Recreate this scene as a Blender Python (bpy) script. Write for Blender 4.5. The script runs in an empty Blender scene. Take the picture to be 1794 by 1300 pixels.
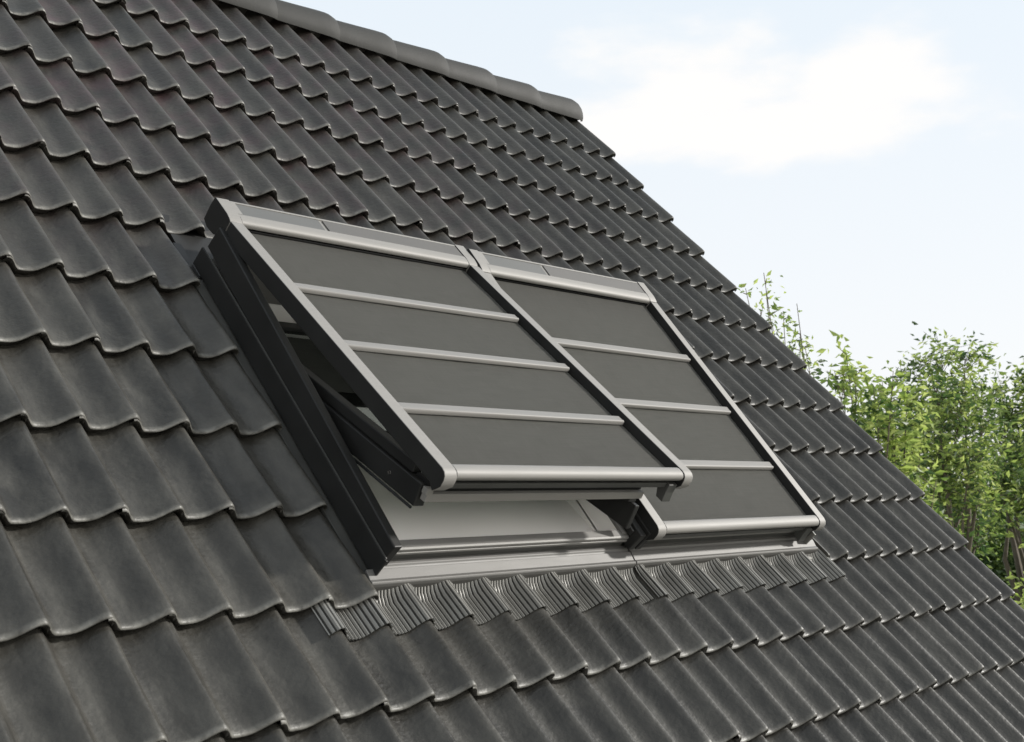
import bpy, math, random
from mathutils import Vector, Matrix
import numpy as np
R = math.radians
random.seed(7)
rng = np.random.default_rng(11)
scn = bpy.context.scene
COL = scn.collection

# ------------------------------------------------------------------ camera, sky, sun, exposure
Z0 = 7.4                                    # height of the ridge line above the ground
SL = R(47.1437)                             # roof pitch
CS, SN = math.cos(SL), math.sin(SL)
cam_d = bpy.data.cameras.new('camera')
cam = bpy.data.objects.new('camera', cam_d); COL.objects.link(cam)
fwd = Vector((0.73571944, 0.67153214, 0.08809932)); rgt = Vector((0.67415345, -0.73859131, 0.0)); upv = -Vector((0.06506939, 0.05939246, -0.9961117))
cam.matrix_world = Matrix(((rgt.x, upv.x, -fwd.x, -6.88626705), (rgt.y, upv.y, -fwd.y, -5.54496277), (rgt.z, upv.z, -fwd.z, -2.5695919 + Z0), (0, 0, 0, 1)))
cam_d.sensor_fit = 'HORIZONTAL'; cam_d.sensor_width = 36.0; cam_d.lens = 2196.2 / 1794.0 * 36.0
cam_d.dof.use_dof = True; cam_d.dof.focus_distance = 5.4; cam_d.dof.aperture_fstop = 7.0
cam_d.clip_start = 0.1; cam_d.clip_end = 3000
scn.camera = cam

sr = Vector((0.72, -0.04, 0.68)).normalized()                 # towards the sun, in roof axes (along eave, upslope, outward)
sun_dir = Vector((sr.x, sr.y * CS - sr.z * SN, sr.y * SN + sr.z * CS))
sun_el = math.asin(sun_dir.z); sun_az = math.atan2(sun_dir.x, sun_dir.y)

w = bpy.data.worlds.new('World'); scn.world = w; w.use_nodes = True
nt = w.node_tree; N = nt.nodes; L = nt.links
for n in list(N): N.remove(n)
out = N.new('ShaderNodeOutputWorld'); bg = N.new('ShaderNodeBackground'); sky = N.new('ShaderNodeTexSky')
sky.sky_type = 'NISHITA'; sky.sun_disc = False; sky.sun_elevation = sun_el; sky.sun_rotation = sun_az
sky.altitude = 0; sky.air_density = 1.0; sky.dust_density = 2.0; sky.ozone_density = 1.0
bg.inputs['Strength'].default_value = 0.12
tc = N.new('ShaderNodeTexCoord'); mp = N.new('ShaderNodeMapping'); mp.inputs['Scale'].default_value = (1.0, 1.0, 2.6); mp.inputs['Location'].default_value = (0.35, 0.1, 0.0)
nz = N.new('ShaderNodeTexNoise'); nz.inputs['Scale'].default_value = 9.0; nz.inputs['Detail'].default_value = 9; nz.inputs['Roughness'].default_value = 0.55
L.new(tc.outputs['Generated'], mp.inputs['Vector']); L.new(mp.outputs['Vector'], nz.inputs['Vector'])
def wm(op, a, b=None, c=None, clamp=False):
    n = N.new('ShaderNodeMath'); n.operation = op; n.use_clamp = clamp
    for k, x in enumerate((a, b, c)):
        if x is None: continue
        if isinstance(x, (int, float)): n.inputs[k].default_value = x
        else: L.new(x, n.inputs[k])
    return n.outputs[0]
sp = N.new('ShaderNodeSeparateXYZ'); L.new(tc.outputs['Generated'], sp.inputs['Vector'])
az = wm('ARCTAN2', sp.outputs['X'], sp.outputs['Y'])                 # compass direction of the piece of sky
def cloud(a0, z0, wa, wz):                                            # a soft heap of cloud standing at compass direction a0, height z0
    e = wm('ADD', wm('POWER', wm('DIVIDE', wm('SUBTRACT', az, a0), wa), 2.0), wm('POWER', wm('DIVIDE', wm('SUBTRACT', sp.outputs['Z'], z0), wz), 2.0))
    return wm('SUBTRACT', 1.0, wm('SQRT', e))
cl = wm('MAXIMUM', wm('MAXIMUM', cloud(0.985, 0.310, 0.118, 0.048), cloud(1.115, 0.300, 0.095, 0.048)), wm('MAXIMUM', cloud(0.90, 0.270, 0.12, 0.035), cloud(1.06, 0.268, 0.17, 0.035)))
cf = wm('MULTIPLY_ADD', wm('SUBTRACT', nz.outputs['Fac'], 0.5), 2.0, cl)
cr = N.new('ShaderNodeMapRange'); cr.interpolation_type = 'SMOOTHSTEP'; cr.inputs['From Min'].default_value = -0.02; cr.inputs['From Max'].default_value = 0.80; L.new(cf, cr.inputs['Value'])
mx = N.new('ShaderNodeMixRGB'); mx.inputs['Color2'].default_value = (8.6, 8.42, 8.25, 1); L.new(cr.outputs['Result'], mx.inputs['Fac'])
gr = N.new('ShaderNodeMapRange'); gr.inputs['From Min'].default_value = 0.05; gr.inputs['From Max'].default_value = 0.40; L.new(sp.outputs['Z'], gr.inputs['Value'])
gc = N.new('ShaderNodeMixRGB'); gc.inputs['Color1'].default_value = (8.35, 8.45, 8.6, 1); gc.inputs['Color2'].default_value = (7.35, 8.05, 8.65, 1); L.new(gr.outputs['Result'], gc.inputs['Fac'])
fill_bank = N.new('ShaderNodeMapRange'); fill_bank.interpolation_type = 'SMOOTHSTEP'; fill_bank.inputs['From Min'].default_value = -0.1; fill_bank.inputs['From Max'].default_value = 0.8     # unseen bright cloud added behind the camera to brighten the window lining
L.new(wm('MULTIPLY_ADD', wm('SUBTRACT', nz.outputs['Fac'], 0.5), 1.0, wm('MAXIMUM', cloud(2.75, 0.22, 1.05, 0.34), cloud(-2.4, 0.20, 0.8, 0.26))), fill_bank.inputs['Value'])
bm = N.new('ShaderNodeMixRGB'); bm.inputs['Color2'].default_value = (19.5, 18.7, 17.6, 1); L.new(fill_bank.outputs['Result'], bm.inputs['Fac'])
veil = N.new('ShaderNodeMixRGB'); veil.inputs['Fac'].default_value = 0.90; L.new(gc.outputs['Color'], veil.inputs['Color2'])   # thin high cloud over the whole sky
L.new(sky.outputs['Color'], veil.inputs['Color1']); L.new(veil.outputs['Color'], mx.inputs['Color1'])
L.new(mx.outputs['Color'], bm.inputs['Color1']); L.new(bm.outputs['Color'], bg.inputs['Color']); L.new(bg.outputs['Background'], out.inputs['Surface'])

sd = bpy.data.lights.new('sun', 'SUN'); sd.energy = 5.0; sd.angle = R(3.0); sd.color = (1.0, 0.965, 0.91)
so = bpy.data.objects.new('sun', sd); COL.objects.link(so)
so.rotation_euler = sun_dir.to_track_quat('Z', 'Y').to_euler(); so.location = (0, 0, 30)

vs = scn.view_settings
vs.view_transform = 'Standard'; vs.look = 'None'; vs.gamma = 1.0; vs.use_curve_mapping = False; vs.exposure = 0.0
scn.display_settings.display_device = 'sRGB'

# ------------------------------------------------------------------ helpers
def W3(u, v, wv):                           # roof axes -> world
    return (u, v * CS - wv * SN, v * SN + wv * CS + Z0)

def tag(o, label=None, cat=None, group=None, kind=None):
    if label: o['label'] = label
    if cat: o['category'] = cat
    if group: o['group'] = group
    if kind: o['kind'] = kind
    return o

def empty(name, loc=(0, 0, 0), rot=(0, 0, 0)):
    o = bpy.data.objects.new(name, None); COL.objects.link(o)
    o.location = loc; o.rotation_euler = rot; o.empty_display_size = 0.2
    return o

class MB:
    def __init__(s): s.v = []; s.f = []; s.m = []; s.uv = []
    def poly(s, pts, m=0):
        b = len(s.v); s.v += [tuple(p) for p in pts]; s.f.append(tuple(range(b, b + len(pts)))); s.m.append(m)
    def box(s, x0, x1, y0, y1, z0, z1, m=0):
        b = len(s.v)
        s.v += [(x0, y0, z0), (x1, y0, z0), (x1, y1, z0), (x0, y1, z0), (x0, y0, z1), (x1, y0, z1), (x1, y1, z1), (x0, y1, z1)]
        for f in ((0, 3, 2, 1), (4, 5, 6, 7), (0, 1, 5, 4), (1, 2, 6, 5), (2, 3, 7, 6), (3, 0, 4, 7)):
            s.f.append(tuple(b + i for i in f)); s.m.append(m)
    def prism(s, prof, x0, x1, m=0, mside=None):     # profile of (y, z) extruded along x
        A = sum(prof[i][0] * prof[(i + 1) % len(prof)][1] - prof[(i + 1) % len(prof)][0] * prof[i][1] for i in range(len(prof)))
        if A < 0: prof = prof[::-1]
        b = len(s.v); n = len(prof)
        s.v += [(x0, y, z) for y, z in prof] + [(x1, y, z) for y, z in prof]
        for i in range(n):
            j = (i + 1) % n
            s.f.append((b + i, b + j, b + n + j, b + n + i)); s.m.append(m)
        ms = m if mside is None else mside
        s.f.append(tuple(b + i for i in range(n - 1, -1, -1))); s.m.append(ms)
        s.f.append(tuple(b + n + i for i in range(n))); s.m.append(ms)
    def tube(s, pts, rad, seg=6, m=0):
        rings = []
        for k, p in enumerate(pts):
            p = Vector(p); a = Vector(pts[max(k - 1, 0)]); c = Vector(pts[min(k + 1, len(pts) - 1)])
            t = (c - a).normalized(); q = t.orthogonal().normalized(); r2 = t.cross(q)
            r = rad[k] if hasattr(rad, '__len__') else rad
            b = len(s.v)
            for i in range(seg):
                an = 2 * math.pi * i / seg
                s.v.append(tuple(p + (q * math.cos(an) + r2 * math.sin(an)) * r))
            rings.append(b)
        for k in range(len(rings) - 1):
            for i in range(seg):
                j = (i + 1) % seg
                s.f.append((rings[k] + i, rings[k] + j, rings[k + 1] + j, rings[k + 1] + i)); s.m.append(m)
        s.f.append(tuple(rings[-1] + i for i in range(seg))); s.m.append(m)
    def build(s, name, mats, parent=None, xf=None, bevel=0.0, smooth=None, uv=None):
        me = bpy.data.meshes.new(name)
        vv = [xf(*p) for p in s.v] if xf else s.v
        if parent is not None and xf is not None:
            base = parent
            while base.parent: base = base.parent
            l = base.location; vv = [(p[0] - l.x, p[1] - l.y, p[2] - l.z) for p in vv]
        me.from_pydata(vv, [], s.f)
        if not isinstance(mats, (list, tuple)): mats = [mats]
        for m in mats: me.materials.append(m)
        me.polygons.foreach_set('material_index', s.m)
        if uv is not None:
            lay = me.uv_layers.new(name='UVMap')
            vi = np.zeros(len(me.loops), int); me.loops.foreach_get('vertex_index', vi)
            lay.data.foreach_set('uv', np.array(uv, float)[vi].flatten())
        if smooth is not None:
            me.polygons.foreach_set('use_smooth', [True] * len(me.polygons))
            me.set_sharp_from_angle(angle=R(smooth))
        me.update()
        o = bpy.data.objects.new(name, me); COL.objects.link(o)
        if parent is not None: o.parent = parent
        if bevel > 0:
            b = o.modifiers.new('bevel', 'BEVEL'); b.width = bevel; b.segments = 2; b.limit_method = 'ANGLE'; b.angle_limit = R(40)
        return o

def mat(name, col, rough=0.5, metal=0.0, spec=0.5, noise=0.0, nscale=20.0, bump=0.0, bscale=80.0, stretch=(1, 1, 1)):
    m = bpy.data.materials.new(name); m.use_nodes = True
    t = m.node_tree; p = t.nodes['Principled BSDF']
    p.inputs['Base Color'].default_value = (*col, 1); p.inputs['Roughness'].default_value = rough
    p.inputs['Metallic'].default_value = metal; p.inputs['Specular IOR Level'].default_value = spec
    if noise or bump:
        c = t.nodes.new('ShaderNodeTexCoord'); mpn = t.nodes.new('ShaderNodeMapping'); mpn.inputs['Scale'].default_value = stretch
        t.links.new(c.outputs['Object'], mpn.inputs['Vector'])
    if noise:
        n = t.nodes.new('ShaderNodeTexNoise'); n.inputs['Scale'].default_value = nscale; n.inputs['Detail'].default_value = 6
        r = t.nodes.new('ShaderNodeValToRGB')
        r.color_ramp.elements[0].position = 0.3; r.color_ramp.elements[1].position = 0.7
        r.color_ramp.elements[0].color = (*[x * (1 - noise) for x in col], 1); r.color_ramp.elements[1].color = (*[min(1, x * (1 + noise)) for x in col], 1)
        t.links.new(mpn.outputs['Vector'], n.inputs['Vector']); t.links.new(n.outputs['Fac'], r.inputs['Fac']); t.links.new(r.outputs['Color'], p.inputs['Base Color'])
        rm = t.nodes.new('ShaderNodeMapRange'); rm.inputs['To Min'].default_value = max(0, rough - 0.08); rm.inputs['To Max'].default_value = min(1, rough + 0.08)
        t.links.new(n.outputs['Fac'], rm.inputs['Value']); t.links.new(rm.outputs['Result'], p.inputs['Roughness'])
    if bump:
        n2 = t.nodes.new('ShaderNodeTexNoise'); n2.inputs['Scale'].default_value = bscale; n2.inputs['Detail'].default_value = 5
        bn = t.nodes.new('ShaderNodeBump'); bn.inputs['Strength'].default_value = bump; bn.inputs['Distance'].default_value = 0.003
        t.links.new(mpn.outputs['Vector'], n2.inputs['Vector']); t.links.new(n2.outputs['Fac'], bn.inputs['Height']); t.links.new(bn.outputs['Normal'], p.inputs['Normal'])
    return m

def tile_material():
    m = bpy.data.materials.new('glazed_clay_tile'); m.use_nodes = True
    t = m.node_tree; p = t.nodes['Principled BSDF']; nn = t.nodes.new; lk = t.links.new
    uv = nn('ShaderNodeUVMap'); geo = nn('ShaderNodeNewGeometry')
    base = nn('ShaderNodeMixRGB'); base.inputs['Color1'].default_value = (0.0160, 0.0149, 0.0122, 1); base.inputs['Color2'].default_value = (0.0305, 0.0284, 0.0235, 1)
    lk(geo.outputs['Random Per Island'], base.inputs['Fac'])
    # some firings came out purple-brown: whole tiles, mostly in one batch near the upper part
    big = nn('ShaderNodeTexNoise'); big.inputs['Scale'].default_value = 0.55; big.inputs['Detail'].default_value = 1; lk(uv.outputs['UV'], big.inputs['Vector'])
    sep = nn('ShaderNodeSeparateXYZ'); lk(uv.outputs['UV'], sep.inputs['Vector'])
    gv = nn('ShaderNodeMapRange'); gv.inputs['From Min'].default_value = -2.6; gv.inputs['From Max'].default_value = -0.9; lk(sep.outputs['Y'], gv.inputs['Value'])
    gu = nn('ShaderNodeMapRange'); gu.inputs['From Min'].default_value = -0.8; gu.inputs['From Max'].default_value = -2.6; lk(sep.outputs['X'], gu.inputs['Value'])
    mu = nn('ShaderNodeMath'); mu.operation = 'MULTIPLY'; lk(gv.outputs['Result'], mu.inputs[0]); lk(gu.outputs['Result'], mu.inputs[1])
    rnd = nn('ShaderNodeMath'); rnd.operation = 'MULTIPLY_ADD'; rnd.inputs[1].default_value = 7.31; rnd.inputs[2].default_value = 0.17; lk(geo.outputs['Random Per Island'], rnd.inputs[0])
    fr = nn('ShaderNodeMath'); fr.operation = 'FRACT'; lk(rnd.outputs[0], fr.inputs[0])
    mu2 = nn('ShaderNodeMath'); mu2.operation = 'MULTIPLY'; lk(mu.outputs[0], mu2.inputs[0]); lk(fr.outputs[0], mu2.inputs[1])
    pat = nn('ShaderNodeTexNoise'); pat.inputs['Scale'].default_value = 9; pat.inputs['Detail'].default_value = 5; lk(uv.outputs['UV'], pat.inputs['Vector'])
    pr = nn('ShaderNodeMapRange'); pr.inputs['From Min'].default_value = 0.35; pr.inputs['From Max'].default_value = 0.65; lk(pat.outputs['Fac'], pr.inputs['Value'])
    mu3 = nn('ShaderNodeMath'); mu3.operation = 'MULTIPLY'; lk(mu2.outputs[0], mu3.inputs[0]); lk(pr.outputs['Result'], mu3.inputs[1])
    red = nn('ShaderNodeMixRGB'); red.inputs['Color2'].default_value = (0.050, 0.029, 0.031, 1); lk(mu3.outputs[0], red.inputs['Fac']); lk(base.outputs['Color'], red.inputs['Color1'])
    # dusty lichen-grey mottling, stretched down the slope
    mpn = nn('ShaderNodeMapping'); mpn.inputs['Scale'].default_value = (16, 5, 1); lk(uv.outputs['UV'], mpn.inputs['Vector'])
    dn = nn('ShaderNodeTexNoise'); dn.inputs['Scale'].default_value = 1; dn.inputs['Detail'].default_value = 8; dn.inputs['Roughness'].default_value = 0.62; lk(mpn.outputs['Vector'], dn.inputs['Vector'])
    dr = nn('ShaderNodeMapRange'); dr.inputs['From Min'].default_value = 0.42; dr.inputs['From Max'].default_value = 0.75; dr.inputs['To Max'].default_value = 0.75; lk(dn.outputs['Fac'], dr.inputs['Value'])
    dust = nn('ShaderNodeMixRGB'); dust.inputs['Color2'].default_value = (0.072, 0.0690, 0.060, 1); lk(dr.outputs['Result'], dust.inputs['Fac']); lk(red.outputs['Color'], dust.inputs['Color1'])
    # worn rims: attribute 'wear' is 1 along the exposed lower rim of each tile
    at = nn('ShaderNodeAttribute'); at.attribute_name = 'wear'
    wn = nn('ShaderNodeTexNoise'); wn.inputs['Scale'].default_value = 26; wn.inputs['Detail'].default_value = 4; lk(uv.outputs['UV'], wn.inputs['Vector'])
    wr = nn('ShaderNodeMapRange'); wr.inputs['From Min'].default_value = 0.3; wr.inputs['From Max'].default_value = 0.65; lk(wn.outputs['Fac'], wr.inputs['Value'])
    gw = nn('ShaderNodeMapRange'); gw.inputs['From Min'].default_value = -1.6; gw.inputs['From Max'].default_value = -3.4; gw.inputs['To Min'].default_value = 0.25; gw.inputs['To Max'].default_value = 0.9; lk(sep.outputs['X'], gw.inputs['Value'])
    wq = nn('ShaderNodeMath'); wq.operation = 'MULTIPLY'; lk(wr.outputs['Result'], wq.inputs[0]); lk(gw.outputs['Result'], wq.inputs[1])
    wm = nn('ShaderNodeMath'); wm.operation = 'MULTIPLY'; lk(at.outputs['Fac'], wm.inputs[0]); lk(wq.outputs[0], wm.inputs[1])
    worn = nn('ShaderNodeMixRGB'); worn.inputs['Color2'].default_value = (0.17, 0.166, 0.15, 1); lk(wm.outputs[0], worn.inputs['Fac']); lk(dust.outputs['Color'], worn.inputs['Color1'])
    lk(worn.outputs['Color'], p.inputs['Base Color'])
    rr = nn('ShaderNodeMapRange'); rr.inputs['To Min'].default_value = 0.33; rr.inputs['To Max'].default_value = 0.60; lk(dn.outputs['Fac'], rr.inputs['Value']); lk(rr.outputs['Result'], p.inputs['Roughness'])
    p.inputs['Specular IOR Level'].default_value = 0.42
    bn = nn('ShaderNodeTexNoise'); bn.inputs['Scale'].default_value = 55; bn.inputs['Detail'].default_value = 6; lk(uv.outputs['UV'], bn.inputs['Vector'])
    bp = nn('ShaderNodeBump'); bp.inputs['Strength'].default_value = 0.45; bp.inputs['Distance'].default_value = 0.006; lk(bn.outputs['Fac'], bp.inputs['Height']); lk(bp.outputs['Normal'], p.inputs['Normal'])
    return m

def fabric_material():
    m = mat('screen_fabric', (0.09, 0.089, 0.081), rough=0.85, spec=0.15)
    t = m.node_tree; p = t.nodes['Principled BSDF']; nn = t.nodes.new; lk = t.links.new
    c = nn('ShaderNodeTexCoord')
    m1 = nn('ShaderNodeMapping'); m1.inputs['Scale'].default_value = (7, 190, 1); lk(c.outputs['Object'], m1.inputs['Vector'])
    n1 = nn('ShaderNodeTexNoise'); n1.inputs['Scale'].default_value = 1; n1.inputs['Detail'].default_value = 3; lk(m1.outputs['Vector'], n1.inputs['Vector'])
    m2 = nn('ShaderNodeMapping'); m2.inputs['Scale'].default_value = (260, 12, 1); lk(c.outputs['Object'], m2.inputs['Vector'])
    n2 = nn('ShaderNodeTexNoise'); n2.inputs['Scale'].default_value = 1; n2.inputs['Detail'].default_value = 3; lk(m2.outputs['Vector'], n2.inputs['Vector'])
    ad = nn('ShaderNodeMath'); ad.operation = 'ADD'; lk(n1.outputs['Fac'], ad.inputs[0]); lk(n2.outputs['Fac'], ad.inputs[1])
    mr = nn('ShaderNodeMapRange'); mr.inputs['From Min'].default_value = 0.6; mr.inputs['From Max'].default_value = 1.4; lk(ad.outputs[0], mr.inputs['Value'])
    mxn = nn('ShaderNodeMixRGB'); mxn.inputs['Color1'].default_value = (0.052, 0.051, 0.0465, 1); mxn.inputs['Color2'].default_value = (0.104, 0.102, 0.0935, 1)
    lk(mr.outputs['Result'], mxn.inputs['Fac']); ge = nn('ShaderNodeNewGeometry'); bk = nn('ShaderNodeMixRGB'); bk.inputs['Color2'].default_value = (0.42, 0.42, 0.40, 1)     # pale reflective back of the screen
    lk(ge.outputs['Backfacing'], bk.inputs['Fac']); lk(mxn.outputs['Color'], bk.inputs['Color1']); lk(bk.outputs['Color'], p.inputs['Base Color'])
    tl = nn('ShaderNodeBsdfTranslucent'); tl.inputs['Color'].default_value = (0.55, 0.55, 0.52, 1); ms = nn('ShaderNodeMixShader'); ms.inputs['Fac'].default_value = 0.36
    lk(p.outputs[0], ms.inputs[1]); lk(tl.outputs[0], ms.inputs[2]); lk(ms.outputs[0], t.nodes['Material Output'].inputs['Surface'])
    return m

def glass_material():
    m = bpy.data.materials.new('tinted_glass'); m.use_nodes = True
    t = m.node_tree; nn = t.nodes.new; lk = t.links.new
    for n in list(t.nodes): t.nodes.remove(n)
    o = nn('ShaderNodeOutputMaterial'); g = nn('ShaderNodeBsdfGlossy'); g.inputs['Roughness'].default_value = 0.01; g.inputs['Color'].default_value = (0.9, 0.95, 0.92, 1)
    tr = nn('ShaderNodeBsdfTransparent'); tr.inputs['Color'].default_value = (0.74, 0.78, 0.75, 1)
    fz = nn('ShaderNodeFresnel'); fz.inputs['IOR'].default_value = 3.3; ms = nn('ShaderNodeMixShader')
    lk(fz.outputs['Fac'], ms.inputs['Fac']); lk(tr.outputs[0], ms.inputs[1]); lk(g.outputs[0], ms.inputs[2]); lk(ms.outputs[0], o.inputs['Surface'])
    return m

def leaf_material(name, c1, c2, trans=0.45):
    m = bpy.data.materials.new(name); m.use_nodes = True
    t = m.node_tree; p = t.nodes['Principled BSDF']; nn = t.nodes.new; lk = t.links.new
    geo = nn('ShaderNodeNewGeometry'); mxn = nn('ShaderNodeMixRGB'); mxn.inputs['Color1'].default_value = (*c1, 1); mxn.inputs['Color2'].default_value = (*c2, 1)
    lk(geo.outputs['Random Per Island'], mxn.inputs['Fac']); lk(mxn.outputs['Color'], p.inputs['Base Color'])
    p.inputs['Roughness'].default_value = 0.5
    tl = nn('ShaderNodeBsdfTranslucent'); hs = nn('ShaderNodeHueSaturation'); hs.inputs['Value'].default_value = 1.7; lk(mxn.outputs['Color'], hs.inputs['Color']); lk(hs.outputs['Color'], tl.inputs['Color'])
    ms = nn('ShaderNodeMixShader'); ms.inputs['Fac'].default_value = trans
    lk(p.outputs[0], ms.inputs[1]); lk(tl.outputs[0], ms.inputs[2]); lk(ms.outputs[0], t.nodes['Material Output'].inputs['Surface'])
    return m

M = dict(
    tile=tile_material(), fabric=fabric_material(), glass=glass_material(),
    silver=mat('brushed_aluminium', (0.20, 0.192, 0.18), rough=0.6, metal=0.1, noise=0.05, nscale=6, bump=0.04, bscale=300, stretch=(1, 30, 30)),
    bright=mat('bare_aluminium', (0.165, 0.16, 0.152), rough=0.5, metal=0.15, noise=0.06, nscale=8, stretch=(1, 20, 20)),
    black=mat('black_lacquer', (0.014, 0.014, 0.0135), rough=0.5, spec=0.3, noise=0.2, nscale=5, bump=0.03, bscale=250),
    rubber=mat('black_rubber', (0.008, 0.008, 0.008), rough=0.75, spec=0.2),
    dark=mat('charcoal_profile', (0.045, 0.045, 0.042), rough=0.4, spec=0.4, noise=0.1, nscale=6),
    pv=mat('solar_cell_cover', (0.085, 0.085, 0.081), rough=0.55, spec=0.5, noise=0.06, nscale=4),
    panel=mat('hood_panel', (0.085, 0.081, 0.076), rough=0.6, metal=0.1, noise=0.04, nscale=5),
    lead=mat('grey_flashing', (0.19, 0.186, 0.172), rough=0.45, metal=0.2, noise=0.15, nscale=7),
    gutter=mat('weathered_side_gutter', (0.035, 0.035, 0.032), rough=0.6, noise=0.2, nscale=8),
    fold_shade=mat('fold_shade_paint', (0.024, 0.024, 0.021), rough=0.9, noise=0.3, nscale=60),
    strip=mat('flashing_metal', (0.095, 0.092, 0.087), rough=0.55, metal=0.1, noise=0.10, nscale=6, stretch=(1, 8, 8)),
    lining=mat('white_lining', (0.95, 0.93, 0.90), rough=0.6, noise=0.015, nscale=3),
    render=mat('wall_render', (0.62, 0.60, 0.55), rough=0.9, noise=0.06, nscale=3, bump=0.3, bscale=60),
    wood=mat('dark_stained_wood', (0.06, 0.045, 0.035), rough=0.7, noise=0.2, nscale=5),
    ridge=mat('ridge_clay', (0.0125, 0.0122, 0.0104), rough=0.72, noise=0.22, nscale=7, bump=0.25, bscale=70),
    zinc=mat('zinc', (0.30, 0.31, 0.32), rough=0.4, metal=0.7),
    bounce_paving=mat('bounce_gravel', (0.56, 0.54, 0.49), rough=0.95, noise=0.2, nscale=9, bump=0.4, bscale=60),
    bark=mat('bark', (0.09, 0.075, 0.055), rough=0.9, noise=0.25, nscale=12),
    grass=mat('lawn', (0.06, 0.085, 0.03), rough=0.95, noise=0.35, nscale=0.6, bump=0.6, bscale=30),
)

# ------------------------------------------------------------------ house: roof, walls
TW, CL = 0.1743917763, 0.36                 # tile width, course length
UL, UR = -4.36, -1.5695                     # tiles stop here beside the pair of windows
house = empty('house', (-3.0, 3.0, 0.0))
tag(house, 'house with a steep dark pantile roof holding the two roof windows', 'house')

def prof(t):                                # height of the tile across its width (0 = left, 1 = right crest)
    if t < 0.32: h = 0.5 + 0.5 * math.cos(math.pi * t / 0.32)
    elif t < 0.40: h = 0.0
    elif t <= 1.0:
        q = (t - 0.40) / 0.60; h = 0.5 - 0.5 * math.cos(math.pi * q ** 1.45)
    else:
        h = 0.5 + 0.5 * math.cos(math.pi * (t - 1.0) / 0.32)
    return h
DEP = 0.052; LIFT = 0.038
def tile_h(t, up):                          # surface height above the crest plane; up = distance above the nose
    return -DEP * (1 - prof(t)) - LIFT * up / CL

TS = [-0.02, 0.04, 0.10, 0.16, 0.22, 0.28, 0.34, 0.42, 0.50, 0.58, 0.66, 0.74, 0.82, 0.89, 0.94, 0.98, 1.01, 1.045, 1.08, 1.12]
def roof_tiles(parent):
    V = []; F = []; UV = []; WE = []
    for j in range(1, 20):
        for i in range(0, -46, -1):
            u0 = (i - 1) * TW; vn = -j * CL
            if 7 <= j <= 11 and -24 <= i <= -9: continue
            head = 0.56 if j == 1 else CL + 0.05
            dv = rng.normal(0, 0.0035); dw = rng.normal(0, 0.0018); tw = rng.normal(0, 0.009); rot = rng.normal(0, 0.006)
            # (distance above the nose, drop of the surface, wear)
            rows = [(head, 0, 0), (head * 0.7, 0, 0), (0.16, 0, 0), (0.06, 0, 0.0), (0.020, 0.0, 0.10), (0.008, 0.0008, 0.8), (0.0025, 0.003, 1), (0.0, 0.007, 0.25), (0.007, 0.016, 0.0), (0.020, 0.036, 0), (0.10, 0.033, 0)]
            b = len(V); n = len(TS)
            for up, drop, we in rows:
                for t in TS:
                    uu = u0 + t * TW + rot * up
                    lip = 0.0
                    if t < 0.12: lip = -0.007 * (1 - max(t, 0) / 0.12) - 0.001
                    hh = tile_h(t, up) + lip - drop + dw + tw * (t - 0.5) * 0.2
                    V.append((uu, vn + up + dv, hh)); UV.append((uu + i * 0.013, vn + up + j * 0.017)); WE.append(we)
            for r in range(len(rows) - 1):
                for k in range(n - 1):
                    a = b + r * n + k
                    F.append((a, a + n, a + n + 1, a + 1))
            # right-hand edge of the tile
            e = [b + r * n + n - 1 for r in range(8)]
            c0 = len(V)
            for q in e[:8]:
                x, y, z = V[q]; V.append((x - 0.002, y, z - 0.018)); UV.append(UV[q]); WE.append(0.25)
            for r in range(7): F.append((e[r], c0 + r, c0 + r + 1, e[r + 1]))
            if i in (-8,):                                   # cut left-hand edge beside the window
                e = [b + r * n for r in range(8)]; c0 = len(V)
                for q in e:
                    x, y, z = V[q]; V.append((x + 0.001, y, z - 0.05)); UV.append(UV[q]); WE.append(0.3)
                for r in range(7): F.append((e[r + 1], c0 + r + 1, c0 + r, e[r]))
    m = MB(); m.v = V; m.f = F; m.m = [0] * len(F)
    o = m.build('roof', M['tile'], parent, xf=W3, smooth=50, uv=UV)
    a = o.data.attributes.new('wear', 'FLOAT', 'POINT'); a.data.foreach_set('value', np.array(WE, float))
    return o
roof = roof_tiles(house)

# ridge caps: each a tapering half-round clay cap, its big rounded end over the next
def ridge_cap(u_end, parent):
    m = MB(); LEN = 0.50; YC = 0.160
    arc = [(-0.086, 0.036), (-0.094, 0.062), (-0.091, 0.098), (-0.078, 0.137), (-0.056, 0.171), (-0.030, 0.191), (0.0, 0.198)]
    arc = arc + [(-y, z) for y, z in arc[-2::-1]]
    rows = [(0.0, 0.93), (0.018, 0.985), (0.045, 1.03), (0.075, 1.045), (0.14, 1.03), (LEN * 0.6, 0.97), (LEN, 0.90)]
    n = len(arc)
    for d, sc in rows:
        for y, z in arc: m.v.append((u_end - d, YC + y * sc, 0.036 + (z - 0.036) * sc + Z0 - (0.004 * d)))
    for r in range(len(rows) - 1):
        for k in range(n - 1):
            a = r * n + k
            m.f.append((a, a + n, a + n + 1, a + 1)); m.m.append(0)
    # thickness of the open ends
    b = len(m.v)
    for y, z in arc: m.v.append((u_end - 0.01, YC + y * 0.80, 0.036 + (z - 0.036) * 0.84 + Z0))
    for k in range(n - 1): m.f.append((k, k + 1, b + k + 1, b + k)); m.m.append(0)
    return m.build('ridge_tile', M['ridge'], parent, xf=lambda x, y, z: (x, y, z), smooth=45)
RSP = 0.455
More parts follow.
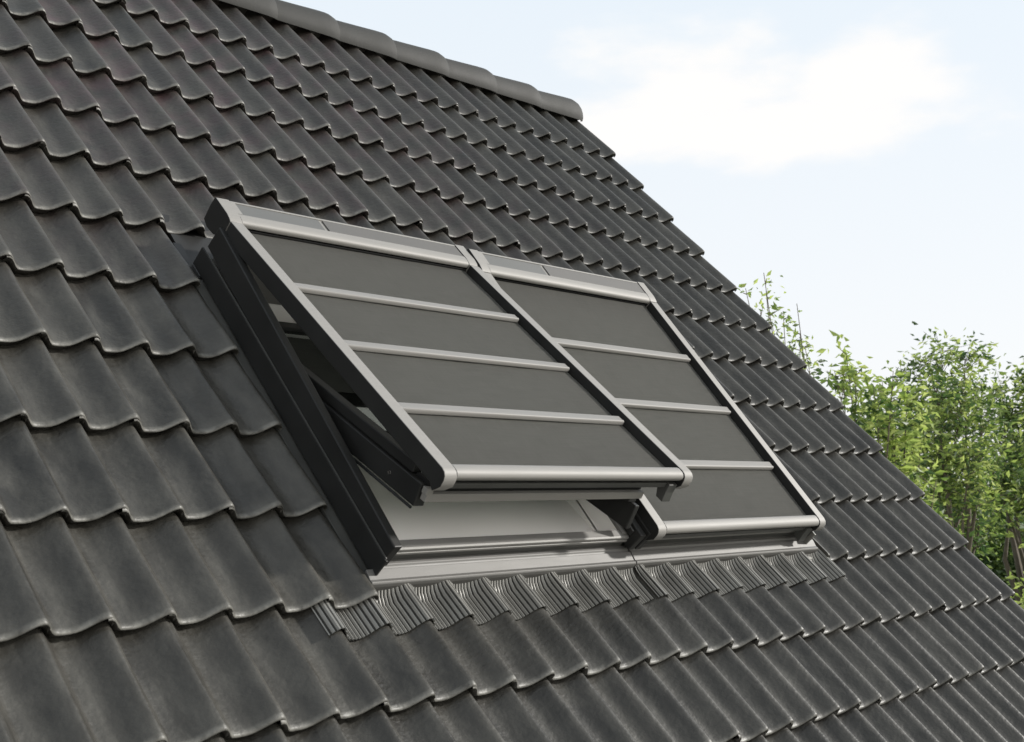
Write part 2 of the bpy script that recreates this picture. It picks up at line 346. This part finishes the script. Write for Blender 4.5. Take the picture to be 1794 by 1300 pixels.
for k in range(17):
    c = ridge_cap(0.035 - k * RSP, roof)
    if k == 0:
        b = MB()                                            # closing plate of the last ridge cap
        pts = [(-0.080, 0.05), (-0.086, 0.10), (-0.06, 0.155), (-0.03, 0.18), (0, 0.187), (0.03, 0.18), (0.06, 0.155), (0.086, 0.10), (0.080, 0.05)]
        b.poly([(0.026, 0.16 + y, z + Z0) for y, z in pts]); b.build('ridge_end_plate', M['ridge'], roof, xf=lambda x, y, z: (x, y, z))

def slab(m, u0, u1, v0, v1, w0=-0.20, w1=-0.11): m.box(u0, u1, v0, v1, w0, w1)
m = MB(); slab(m, -7.9, -4.30, -6.9, 0.0); slab(m, -1.69, -0.02, -6.9, 0.0); slab(m, -4.30, -1.69, -2.42, 0.0); slab(m, -4.30, -1.69, -6.9, -3.90)
m.build('roof_deck', M['wood'], house, xf=W3)
YE = -6.9 * CS; ZE = Z0 - 6.9 * SN
m = MB()                                                    # rear slope, simple ribbed sheet of the same tiles
YR = 0.16; ZR = Z0 + 0.14
nr = 180; uvb = []
for k in range(nr + 1):
    u = -7.9 + 7.9 * k / nr; h = -0.05 * (1 - prof((u / TW) % 1.0))
    for d in (0.0, 6.6):
        m.v.append((u, YR + d * CS + h * SN, ZR - d * SN + h * CS - 0.02)); uvb.append((u, d))
for k in range(nr): m.f.append((2 * k, 2 * k + 2, 2 * k + 3, 2 * k + 1)); m.m.append(0)
m.build('rear_roof', M['tile'], house, xf=lambda x, y, z: (x, y, z), uv=uvb)
YB = YR + 6.0 * CS
m = MB()
m.box(-7.7, -0.18, YE + 0.42, YE + 0.72, 0, ZE + 0.10); m.box(-7.7, -0.18, YB - 0.3, YB, 0, Z0 - 6.0 * SN - 0.1)
gp = [(YE + 0.42, 0), (YB, 0), (YB, Z0 - 6.0 * SN - 0.05), (0.16, Z0 - 0.30), (YE + 0.42, ZE + 0.20)]
for x0, x1 in ((-7.98, -7.705), (-0.175, -0.05)): m.prism(gp, x0, x1)
m.build('wall', M['render'], house, xf=lambda x, y, z: (x, y, z))
m = MB(); m.box(-0.045, 0.0, -6.9, 0.12, -0.26, -0.085); m.build('verge_board', M['wood'], house, xf=W3)
m = MB()
pg = [(0.075 * math.cos(a), 0.075 * math.sin(a)) for a in [math.pi * (1 + k / 10) for k in range(11)]]
pg = pg + [(y * 0.92, z * 0.92) for y, z in pg[::-1]]
m.prism([(YE - 0.07 + y, ZE - 0.06 + z) for y, z in pg], -7.9, 0.0); m.build('gutter', M['zinc'], house, xf=lambda x, y, z: (x, y, z))

# ------------------------------------------------------------------ roof windows (parts of the house)
TILT = R(2.35); VB = -3.86
def WF(u, y, n):                                            # window axes -> world (frame leans 2.35 degrees out of the roof)
    return W3(u, VB + y * math.cos(TILT) - n * math.sin(TILT), y * math.sin(TILT) + n * math.cos(TILT))
def roof_window(u0, u1, ang):
    FL = 1.45
    m = MB()                                                # outer frame with its aluminium inner edge
    m.box(u0 + 0.037, u0 + 0.070, 0.045, FL - 0.07, -0.16, 0.050); m.box(u1 - 0.070, u1 - 0.037, 0.045, FL - 0.07, -0.16, 0.050)
    m.box(u0 + 0.037, u1 - 0.037, FL - 0.068, FL, -0.16, 0.045)
    wn = m.build('roof_window', M['bright'], house, xf=WF, bevel=0.003)
    wn['label'] = 'open roof window with its sash swung out' if ang else 'closed roof window under the right-hand blind'
    m = MB()
    m.box(u0 + 0.001, u0 + 0.035, -0.002, FL + 0.015, 0.004, 0.100); m.box(u0 + 0.035, u0 + 0.050, 0.03, FL, 0.052, 0.088)
    m.build('side_cladding', M['black'], wn, xf=WF, bevel=0.004)
    m = MB()
    m.box(u1 - 0.035, u1 - 0.001, -0.002, FL + 0.015, 0.004, 0.090); m.box(u1 - 0.050, u1 - 0.035, 0.03, FL, 0.052, 0.08)
    m.build('side_cladding', M['black'], wn, xf=WF, bevel=0.004)
    m = MB(); m.box(u0 + 0.036, u1 - 0.036, FL - 0.05, FL + 0.012, 0.047, 0.10); m.build('top_cladding', M['black'], wn, xf=WF, bevel=0.004)
    # sill: stepped aluminium profile along the bottom, with a black gasket in its slot
    m = MB()
    m.prism([(-3.795, -0.16), (-3.795, 0.046), (-3.826, 0.046), (-3.833, 0.042), (-3.833, 0.033), (-3.829, 0.031), (-3.835, 0.028), (-3.835, 0.019), (-3.822, 0.018), (-3.822, -0.16)], u0 + 0.036, u1 - 0.036)
    m.build('sill', M['bright'], wn, xf=W3, bevel=0.002)
    m = MB()
    m.prism([(-3.824, -0.012), (-3.842, -0.011), (-3.848, -0.016), (-3.860, -0.020), (-3.86, -0.10), (-3.824, -0.10)], u0 + 0.002, u1)
    m.build('sill_apron', M['strip'], wn, xf=W3, bevel=0.002)
    m = MB(); m.box(u0 + 0.037, u1 - 0.037, -3.8265, -3.8225, -0.011, 0.0175); m.build('gasket', M['dark'], wn, xf=W3)
    # sash, turned about its middle
    c, s = math.cos(ang), math.sin(ang); PY, PN = 0.74, 0.012
    def SF(u, y, n):
        return WF(u, PY + y * c + n * s, PN - y * s + n * c)
    a, b = u0 + 0.078, u1 - 0.078
    m = MB()
    for x0, x1, sg in ((a, a + 0.045, 1), (b - 0.045, b, -1)):
        m.box(x0, x1, -0.665, 0.62, -0.070, 0.010)
        xi0, xi1 = (x0 + 0.012, x1 + 0.006) if sg > 0 else (x0 - 0.006, x1 - 0.012)
        m.box(xi0, xi1, -0.60, 0.56, 0.012, 0.050)
        if sg < 0 and ang: m.box(x0 + 0.02, x1, -0.690, -0.2, -0.172, -0.071)  # added bar under the right stile, blocks a sun streak on the lining
        m.box(x0 - 0.004 if sg > 0 else x1 - 0.004, x0 + 0.004 if sg > 0 else x1 + 0.004, -0.66, 0.6, -0.082, -0.0715)
    m.box(a + 0.046, b - 0.046, 0.56, 0.62, -0.070, 0.010)
    sash = m.build('sash', M['black'], wn, xf=SF, bevel=0.004)
    m = MB(); m.box(a + 0.046, b - 0.046, -0.66, -0.60, -0.050, -0.022); m.box(a + 0.012, b - 0.012, -0.692, -0.667, -0.040, -0.012); m.box(a + 0.006, a + 0.034, -0.692, -0.668, -0.016, 0.006)
    m.build('sash_bottom_rail', M['silver'], wn, xf=SF, bevel=0.002)
    m = MB(); m.box(a + 0.02, b - 0.02, -0.672, -0.61, -0.015, 0.022); m.build('sash_gasket', M['rubber'], wn, xf=SF, bevel=0.002)
    m = MB(); m.box(a + 0.046, b - 0.046, -0.60, 0.56, -0.020, -0.004); m.build('pane', M['glass'], wn, xf=SF)
    m = MB()                                                # screw heads on the sash side
    m.tube([(a - 0.004, -0.52, -0.03), (a + 0.002, -0.52, -0.03)], 0.006, 8)
    m.build('screw', M['bright'], wn, xf=SF)
    # white lining of the opening
    m = MB()
    xi0, xi1 = u0 + 0.0715, u1 - 0.0715
    def Q(p): m.poly(p)
    yb, yt = -3.793, -2.47
    zb, zt = -0.035, -0.22
    m.poly([(xi0, yb, zb), (xi1, yb, zb), (xi1, yt, zt), (xi0, yt, zt)])
    for x, fl in ((xi0, 0), (xi1, 1)):
        for (wa, wb) in ((0.040, -0.035), (-0.041, None)):
            q = [(x, yb, wa), (x, yt, wa + 0.05), (x, yt, zt if wb is None else wb + 0.05), (x, yb, zb if wb is None else wb)]
            m.poly(q if fl else q[::-1])
    m.poly([(xi0, yb, 0.03), (xi1, yb, 0.03), (xi1, yb, zb), (xi0, yb, zb)])
    m.poly([(xi0, yt, 0.08), (xi0, yt, zt), (xi1, yt, zt), (xi1, yt, 0.08)])
    m.build('lining', M['lining'], wn, xf=W3)
    return wn
win_l = roof_window(-4.30, -3.005, R(20.2 - 0))
win_r = roof_window(-2.995, -1.69, 0.0)

# flashing: side gutters, top plate, pleated apron laid over the tiles below
def flashing():
    m = MB()
    m.box(-4.345, -4.3005, -3.90, -2.47, -0.070, -0.034); m.box(-4.345, -4.3095, -2.468, -2.27, -0.070, -0.030, 1); m.box(-4.309, -4.3005, -3.88, -2.385, -0.028, 0.050, 1)
    m.box(-4.3065, -4.3005, -3.87, -2.42, 0.0505, 0.0535, 2)  # joint strip, its paler colour paints in the edge highlight
    o1 = m.build('side_flashing', [M['gutter'], M['black'], M['dark']], win_l, xf=W3, bevel=0.001)
    m = MB(); m.box(-1.688, -1.60, -3.93, -2.20, -0.085, -0.060); m.box(-1.688, -1.676, -3.88, -2.22, -0.058, 0.05)
    m.build('side_flashing', M['lead'], win_r, xf=W3, bevel=0.002)
    for wn, u0, u1 in ((win_l, -4.30, -3.0), (win_r, -2.998, -1.69)):
        m = MB(); m.box(u0, u1, -2.415, -2.05, -0.075, -0.060); m.build('top_flashing', M['black'], wn, xf=W3)
    for wn, u0, u1, vl in ((win_l, -4.575, -3.004, -4.062), (win_r, -2.998, -1.47, -4.068)):
        # straight metal strip between the sill and the pleats
        s0, s1 = max(u0, -4.335), min(u1, -1.60)
        m = MB(); m.prism([(-3.857, -0.012), (-3.892, -0.020), (-3.903, -0.017), (-3.909, -0.022), (-3.911, -0.034), (-3.909, -0.06), (-3.857, -0.06)], s0, s1)
        m.build('apron_strip', M['strip'], wn, xf=W3, bevel=0.002)
        m = MB(); npl = int((u1 - u0) / 0.0026); rowsv = [0.0, 0.15, 0.32, 0.5, 0.75, 0.97, 1.0, 1.0]
        for r, q in enumerate(rowsv):
            for k in range(npl + 1):
                u = u0 + (u1 - u0) * k / npl; t = (u / TW) % 1.0
                v = -3.899 + (vl + 3.899) * q + (0.004 * math.sin(u * 37) if q > 0.5 else 0)
                w1 = tile_h(t, v + 12 * CL) + 0.016
                bl = min(1.0, q / 0.26); bl = bl * bl * (3 - 2 * bl)
                ww = (-0.028 * 0.72 + w1 * 0.28) * (1 - bl) + w1 * bl
                inside = (s0 <= u <= s1)
                if not inside: ww = w1
                crease = (0.0, 0.0, -0.005, -0.009, -0.005)[k % 5] * (0.30 + 0.70 * bl)
                if t > 0.93 or t < 0.035: crease *= 0.2
                if r == 7: ww -= 0.008; v += 0.002
                m.v.append((u, v, ww + crease))
        for r in range(len(rowsv) - 1):
            for k in range(npl):
                a = r * (npl + 1) + k; m.f.append((a + 1, a, a + npl + 1, a + npl + 2)); m.m.append(1 if k % 5 in (2, 3) else 0)      # darker faces paint the shade inside the pleat folds
        m.build('flashing_apron', [M['lead'], M['fold_shade']], wn, xf=W3, smooth=30)
flashing()

# ------------------------------------------------------------------ awning blinds (top-level, hung on the windows)
BW = 1.29
def make_blind(name, loc, rot):
    root = empty(name, loc, (rot, 0, 0))
    P = lambda pts: [(-s, n) for s, n in pts]
    rail = P([(-0.009, 0), (1.402, 0), (1.418, -0.004), (1.428, -0.013), (1.433, -0.026), (1.434, -0.05), (1.412, -0.082), (1.385, -0.066), (-0.009, -0.066)])
    for x0, x1 in ((0.0, 0.053), (BW - 0.053, BW)):
        m = MB(); m.prism(rail, x0, x1, 0, 1); m.build('side_rail', [M['silver'], M['black']], root, bevel=0.0025, smooth=40)
    body = P([(-0.154, -0.090), (-0.156, -0.03), (-0.153, 0.002), (-0.148, 0.0065), (-0.139, 0.0065), (-0.138, 0.0005), (-0.064, 0.0005), (-0.063, 0.0075), (-0.045, 0.0080), (-0.026, 0.0055), (-0.016, 0.001), (-0.012, -0.006), (-0.013, -0.018), (-0.030, -0.026), (-0.030, -0.064), (-0.068, -0.095), (-0.12, -0.100)])
    m = MB(); m.prism(body, 0.0555, BW - 0.0555)
    hood = m.build('hood', M['silver'], root, bevel=0.0012, smooth=40)
    capp = P([(-0.156, -0.092), (-0.159, -0.03), (-0.155, 0.004), (-0.149, 0.0095), (-0.05, 0.0095), (-0.022, 0.0050), (-0.011, 0.0005), (-0.011, -0.064), (-0.028, -0.064), (-0.066, -0.098), (-0.12, -0.103)])
    for x0, x1 in ((0.0, 0.055), (BW - 0.055, BW)):
        m = MB(); m.prism(capp, x0, x1, 0, 1); m.build('hood_end_cap', [M['silver'], M['black']], hood, bevel=0.002, smooth=40)
    m = MB(); m.box(0.0565, 0.078, 0.064, 0.137, 0.001, 0.0075); m.build('end_plate', M['silver'], hood)
    m = MB(); m.box(0.081, 0.470, 0.066, 0.136, 0.001, 0.0045); m.build('solar_panel', M['pv'], hood, bevel=0.001)
    m = MB(); m.prism([(0.066, 0.001), (0.136, 0.001), (0.136, 0.006), (0.066, 0.006)], 0.490, BW - 0.057); m.build('cover_plate', M['panel'], hood, bevel=0.001)
    m = MB()
    nx, ny = 12, 28                                         # fabric, very slightly sagging between the bars
    x0, x1 = 0.058, BW - 0.066
    for k in range(ny + 1):
        s = -0.028 + 1.410 * k / ny
        for q in range(nx + 1):
            x = x0 + (x1 - x0) * q / nx
            sag = -0.005 * math.sin(math.pi * q / nx) * abs(math.sin(math.pi * s / 0.345)) + 0.0012 * math.sin(q * 1.9 + s * 5) * math.sin(s * 23)
            m.v.append((x, -s, -0.034 + sag))
    for k in range(ny):
        for q in range(nx):
            a = k * (nx + 1) + q; m.f.append((a, a + nx + 1, a + nx + 2, a + 1)); m.m.append(0)
    m.build('fabric', M['fabric'], root, smooth=60)
    m = MB(); m.box(0.06, BW - 0.06, 0.012, 0.028, -0.0335, -0.027); m.build('fabric_slot', M['rubber'], root)
    for s in (0.372, 0.722, 1.070):
        bar = P([(s - 0.021, -0.031), (s - 0.020, -0.018), (s - 0.014, -0.0145), (s + 0.008, -0.0145), (s + 0.012, -0.0125), (s + 0.018, -0.0135), (s + 0.021, -0.018), (s + 0.021, -0.031)])
        under = P([(s - 0.012, -0.037), (s - 0.012, -0.044), (s + 0.012, -0.044), (s + 0.012, -0.037)])
        m = MB(); m.prism(bar, 0.054, BW - 0.070); m.prism(under, 0.056, BW - 0.072); m.build('cross_bar', M['silver'], root, bevel=0.0015, smooth=40)
    bb = P([(1.376, -0.034), (1.377, -0.010), (1.383, -0.003), (1.393, 0.0), (1.411, -0.0015), (1.421, -0.006), (1.427, -0.014), (1.428, -0.022), (1.422, -0.034), (1.412, -0.039), (1.39, -0.039)])
    m = MB(); m.prism(bb, 0.054, BW - 0.060)
    bar = m.build('bottom_bar', M['silver'], root, bevel=0.0015, smooth=40)
    m = MB(); m.prism(P([(1.372, -0.043), (1.396, -0.043), (1.396, -0.052), (1.414, -0.053), (1.414, -0.072), (1.372, -0.072)]), 0.060, BW - 0.115); m.build('lower_profile', M['dark'], bar, bevel=0.002)
    m = MB(); m.prism(P([(1.380, -0.052), (1.425, -0.052), (1.428, -0.085), (1.436, -0.122), (1.402, -0.122), (1.385, -0.09)]), BW - 0.113, BW - 0.063); m.build('bracket', M['dark'], bar, bevel=0.002)
    return root
def copy_tree(o, parent=None):
    c = o.copy(); COL.objects.link(c); c.parent = parent
    for ch in [x for x in bpy.data.objects if x.parent == o]: copy_tree(ch, c)
    return c
bl = make_blind('awning_blind', W3(-4.28, -2.426, 0.204), SL - R(7.9))
br = copy_tree(bl)
br.location = W3(-2.987, -2.458, 0.200); br.rotation_euler = (SL + R(2.35), 0, 0)
hd = [c for c in bl.children if c.name.startswith('hood')][0]; hd.rotation_euler = (R(5.0), 0, 0); hd.location = (0, 0, -0.003)
tag(bl, 'grey awning blind with silver rails lifted clear of the roof by the open window', 'awning blind', 'awning blinds side by side on the roof')
tag(br, 'grey awning blind with silver rails lying flat on the closed window', 'awning blind', 'awning blinds side by side on the roof')

# ------------------------------------------------------------------ ground and trees
m = MB(); ng = 40
for a in range(ng + 1):
    for b in range(ng + 1):
        m.v.append((-900 + 1800 * a / ng, -900 + 1800 * b / ng, 0))
for a in range(ng):
    for b in range(ng): q = a * (ng + 1) + b; m.f.append((q, q + ng + 1, q + ng + 2, q + 1)); m.m.append(0)
g = m.build('ground', M['grass']); g['kind'] = 'structure'
m = MB(); m.box(-40, 3.5, -40, 9.0, -0.05, 0.03); tag(m.build('bounce_paving', M['bounce_paving'], bevel=0.01), kind='structure')  # unseen pale surface added to bounce light up into the window lining

LEAF = [leaf_material('leaf_light', (0.19, 0.26, 0.05), (0.33, 0.38, 0.12)), leaf_material('leaf_mid', (0.09, 0.145, 0.03), (0.19, 0.25, 0.065)), leaf_material('leaf_dark', (0.03, 0.065, 0.018), (0.07, 0.115, 0.03)), leaf_material('leaf_grey', (0.06, 0.085, 0.045), (0.12, 0.15, 0.06))]
CAMP = Vector((-6.88626705, -5.54496277, -2.5695919 + Z0))
def at(px, py, dist):                                       # a point of the place seen at this picture point, dist metres away on plan
    d = fwd + rgt * ((px - 897) / 2196.2) - upv * ((py - 650) / 2196.2)
    return CAMP + d * (dist / math.hypot(d.x, d.y))
def leaf(m, p, size, mi):
    d = Vector(rng.normal(0, 1, 3)); d.normalize(); d.z = d.z * 0.6 - 0.15
    d.normalize(); q = d.cross(Vector(rng.normal(0, 1, 3))).normalized(); n = d.cross(q)
    L_ = size * rng.uniform(0.7, 1.3); Wd = L_ * rng.uniform(0.32, 0.5)
    b = len(m.v)
    fold = n * (Wd * 0.35)
    m.v += [tuple(p), tuple(p + d * L_ * 0.45 + q * Wd * 0.5 + fold), tuple(p + d * L_), tuple(p + d * L_ * 0.45 - q * Wd * 0.5 + fold)]
    m.f += [(b, b + 1, b + 2), (b, b + 2, b + 3)]; m.m += [mi, mi]
def tree(name, label, base, tips, mats, leaf_size, leaf_n, clump, trunk_r, split=0.35, group='trees beyond the gable end'):
    root = empty(name, tuple(base)); tag(root, label, 'tree', group)
    base = Vector(base)
    cen = sum((Vector(t) for t in tips), Vector()) / len(tips)
    fork = Vector((base.x + (cen.x - base.x) * 0.3, base.y + (cen.y - base.y) * 0.3, base.z + (cen.z - base.z) * split))
    t = MB(); lf = MB()
    mid = (base + fork) * 0.5 + Vector((0.06, -0.05, 0))
    t.tube([(0, 0, -0.1), tuple(mid - base), tuple(fork - base)], [trunk_r, trunk_r * 0.8, trunk_r * 0.65], 9)
    for tp in tips:
        tp = Vector(tp); k1 = fork + (tp - fork) * 0.45 + Vector(rng.normal(0, 0.12, 3)); k2 = fork + (tp - fork) * 0.75 + Vector(rng.normal(0, 0.07, 3))
        t.tube([tuple(fork - base - Vector((0, 0, 0.05))), tuple(k1 - base), tuple(k2 - base), tuple(tp - base)], [trunk_r * 0.42, trunk_r * 0.20, trunk_r * 0.09, 0.003], 6)
        ntw = max(5, int(leaf_n / 14))
        for _ in range(ntw):
            f = rng.uniform(0.35, 1.0) ** 0.6
            o = k1 + (k2 - k1) * min(1, (f - 0.35) / 0.3) if f < 0.65 else k2 + (tp - k2) * (f - 0.65) / 0.35
            d = Vector(rng.normal(0, 1, 3)); d.z = abs(d.z) * 0.9 + 0.15; d.normalize()
            ln = clump * rng.uniform(0.35, 1.0) * (1.25 - 0.75 * f)
            e = o + d * ln
            t.tube([tuple(o - base), tuple(e - base)], [0.006, 0.002], 4)
            mi = int(rng.integers(0, len(mats)))
            for _ in range(14):
                g_ = rng.uniform(0.25, 1.08)
                leaf(lf, o + d * ln * g_ + Vector(rng.normal(0, 0.045 + 0.05 * clump, 3)) - base, leaf_size, mi if rng.random() < 0.75 else int(rng.integers(0, len(mats))))
    t.build('trunk', M['bark'], root, smooth=60)
    lf.build('crown', mats, root)
    return root
def P_(pts, dist, spread=0.5): return [tuple(at(x, y, dist + rng.uniform(-spread, spread))) for x, y in pts]
def gb(px, dist): p = at(px, 700, dist); return (p.x, p.y, 0.0)
# slender sparse tree just beyond the verge
tree('slender_tree', 'slender sparse tree whose twigs rise just behind the roof edge', gb(1400, 11.5),
     P_([(1338, 478), (1306, 505), (1332, 545), (1352, 565), (1342, 510), (1318, 552)], 11.5) + P_([(1396, 532), (1372, 545), (1402, 578), (1384, 598), (1410, 606), (1364, 606), (1408, 632), (1388, 645)], 12.0), [LEAF[0], LEAF[0], LEAF[1], LEAF[3]], 0.062, 75, 0.22, 0.06, 0.45)
tree('leafy_tree', 'bushy leafy tree at the right with yellow-green sunlit top', gb(1560, 14.0),
     P_([(1482, 618), (1462, 650), (1476, 640), (1500, 645), (1525, 690), (1545, 665), (1565, 650), (1510, 705), (1535, 710), (1492, 735), (1520, 745), (1560, 700), (1590, 680), (1550, 750), (1580, 740), (1620, 740), (1535, 790), (1570, 800), (1610, 810), (1560, 850), (1600, 870), (1640, 840), (1620, 900)], 14.0, 0.9), [LEAF[0], LEAF[0], LEAF[1], LEAF[2]], 0.115, 165, 0.42, 0.12, 0.35)
tree('round_tree', 'dark green round-headed tree standing behind the bushy tree', gb(1670, 19.0),
     P_([(1610, 640), (1650, 610), (1690, 630), (1720, 670), (1580, 680), (1640, 680), (1690, 700), (1610, 730), (1660, 740), (1720, 740), (1590, 780), (1640, 800), (1700, 800), (1660, 850), (1720, 850), (1620, 850)], 19.0, 1.4), [LEAF[0], LEAF[1], LEAF[2]], 0.11, 460, 0.95, 0.18, 0.35)
tree('broad_tree', 'broad mid-green tree farthest to the right', gb(1800, 23.0),
     P_([(1760, 690), (1800, 660), (1840, 690), (1880, 720), (1750, 740), (1800, 740), (1850, 760), (1770, 790), (1820, 800), (1880, 800), (1740, 830), (1800, 860)], 23.0, 1.6), [LEAF[1], LEAF[2], LEAF[0]], 0.13, 480, 1.2, 0.2, 0.35)
for px, dist, lab in ((1585, 17.5, 'rounded dark shrub at the foot of the bushy leafy tree'), (1680, 24.0, 'wide green shrub below the round-headed tree'), (1790, 19.0, 'low yellow-green shrub below the broad tree')):
    b = gb(px, dist); tips = []
    for k in range(14):
        a = rng.uniform(0, 6.28); r = rng.uniform(0.3, 2.6) ; tips.append((b[0] + r * math.cos(a), b[1] + r * math.sin(a), rng.uniform(1.6, 3.6)))
    tree('shrub', lab, b, tips, [LEAF[1], LEAF[2]] if px != 1790 else [LEAF[0], LEAF[1]], 0.13, 240, 1.0, 0.08, 0.25, 'shrubs in the garden beyond the house')

def hedge(p0, p1, h, th, n):
    p0 = Vector(p0); p1 = Vector(p1); root = empty('hedge', tuple((p0 + p1) / 2)); tag(root, 'long tall green hedge closing the garden far behind the trees', 'hedge')
    d = p1 - p0; sd_ = Vector((-d.y, d.x, 0)).normalized(); lf = MB(); c = (p0 + p1) / 2
    st = MB()
    for k in range(24):
        q = p0 + d * ((k + 0.5) / 24) - c; st.tube([tuple(q), tuple(q + Vector((0.1, 0.1, h * 0.7)))], [0.06, 0.02], 5)
    st.build('stems', M['bark'], root)['kind'] = 'stuff'
    for _ in range(n):
        f = rng.random(); z = rng.random() ** 0.8
        top = h * (0.86 + 0.16 * math.sin(f * 31) * math.sin(f * 12.3 + 1))
        leaf(lf, p0 + d * f + sd_ * rng.normal(0, th * 0.4) + Vector((0, 0, z * top)) + Vector(rng.normal(0, 0.12, 3)) - c, 0.26, int(rng.integers(0, 3)))
    lf.build('leaves', [LEAF[1], LEAF[2], LEAF[2]], root)
hedge(gb(1430, 34), gb(2050, 40), 4.6, 1.2, 16000)
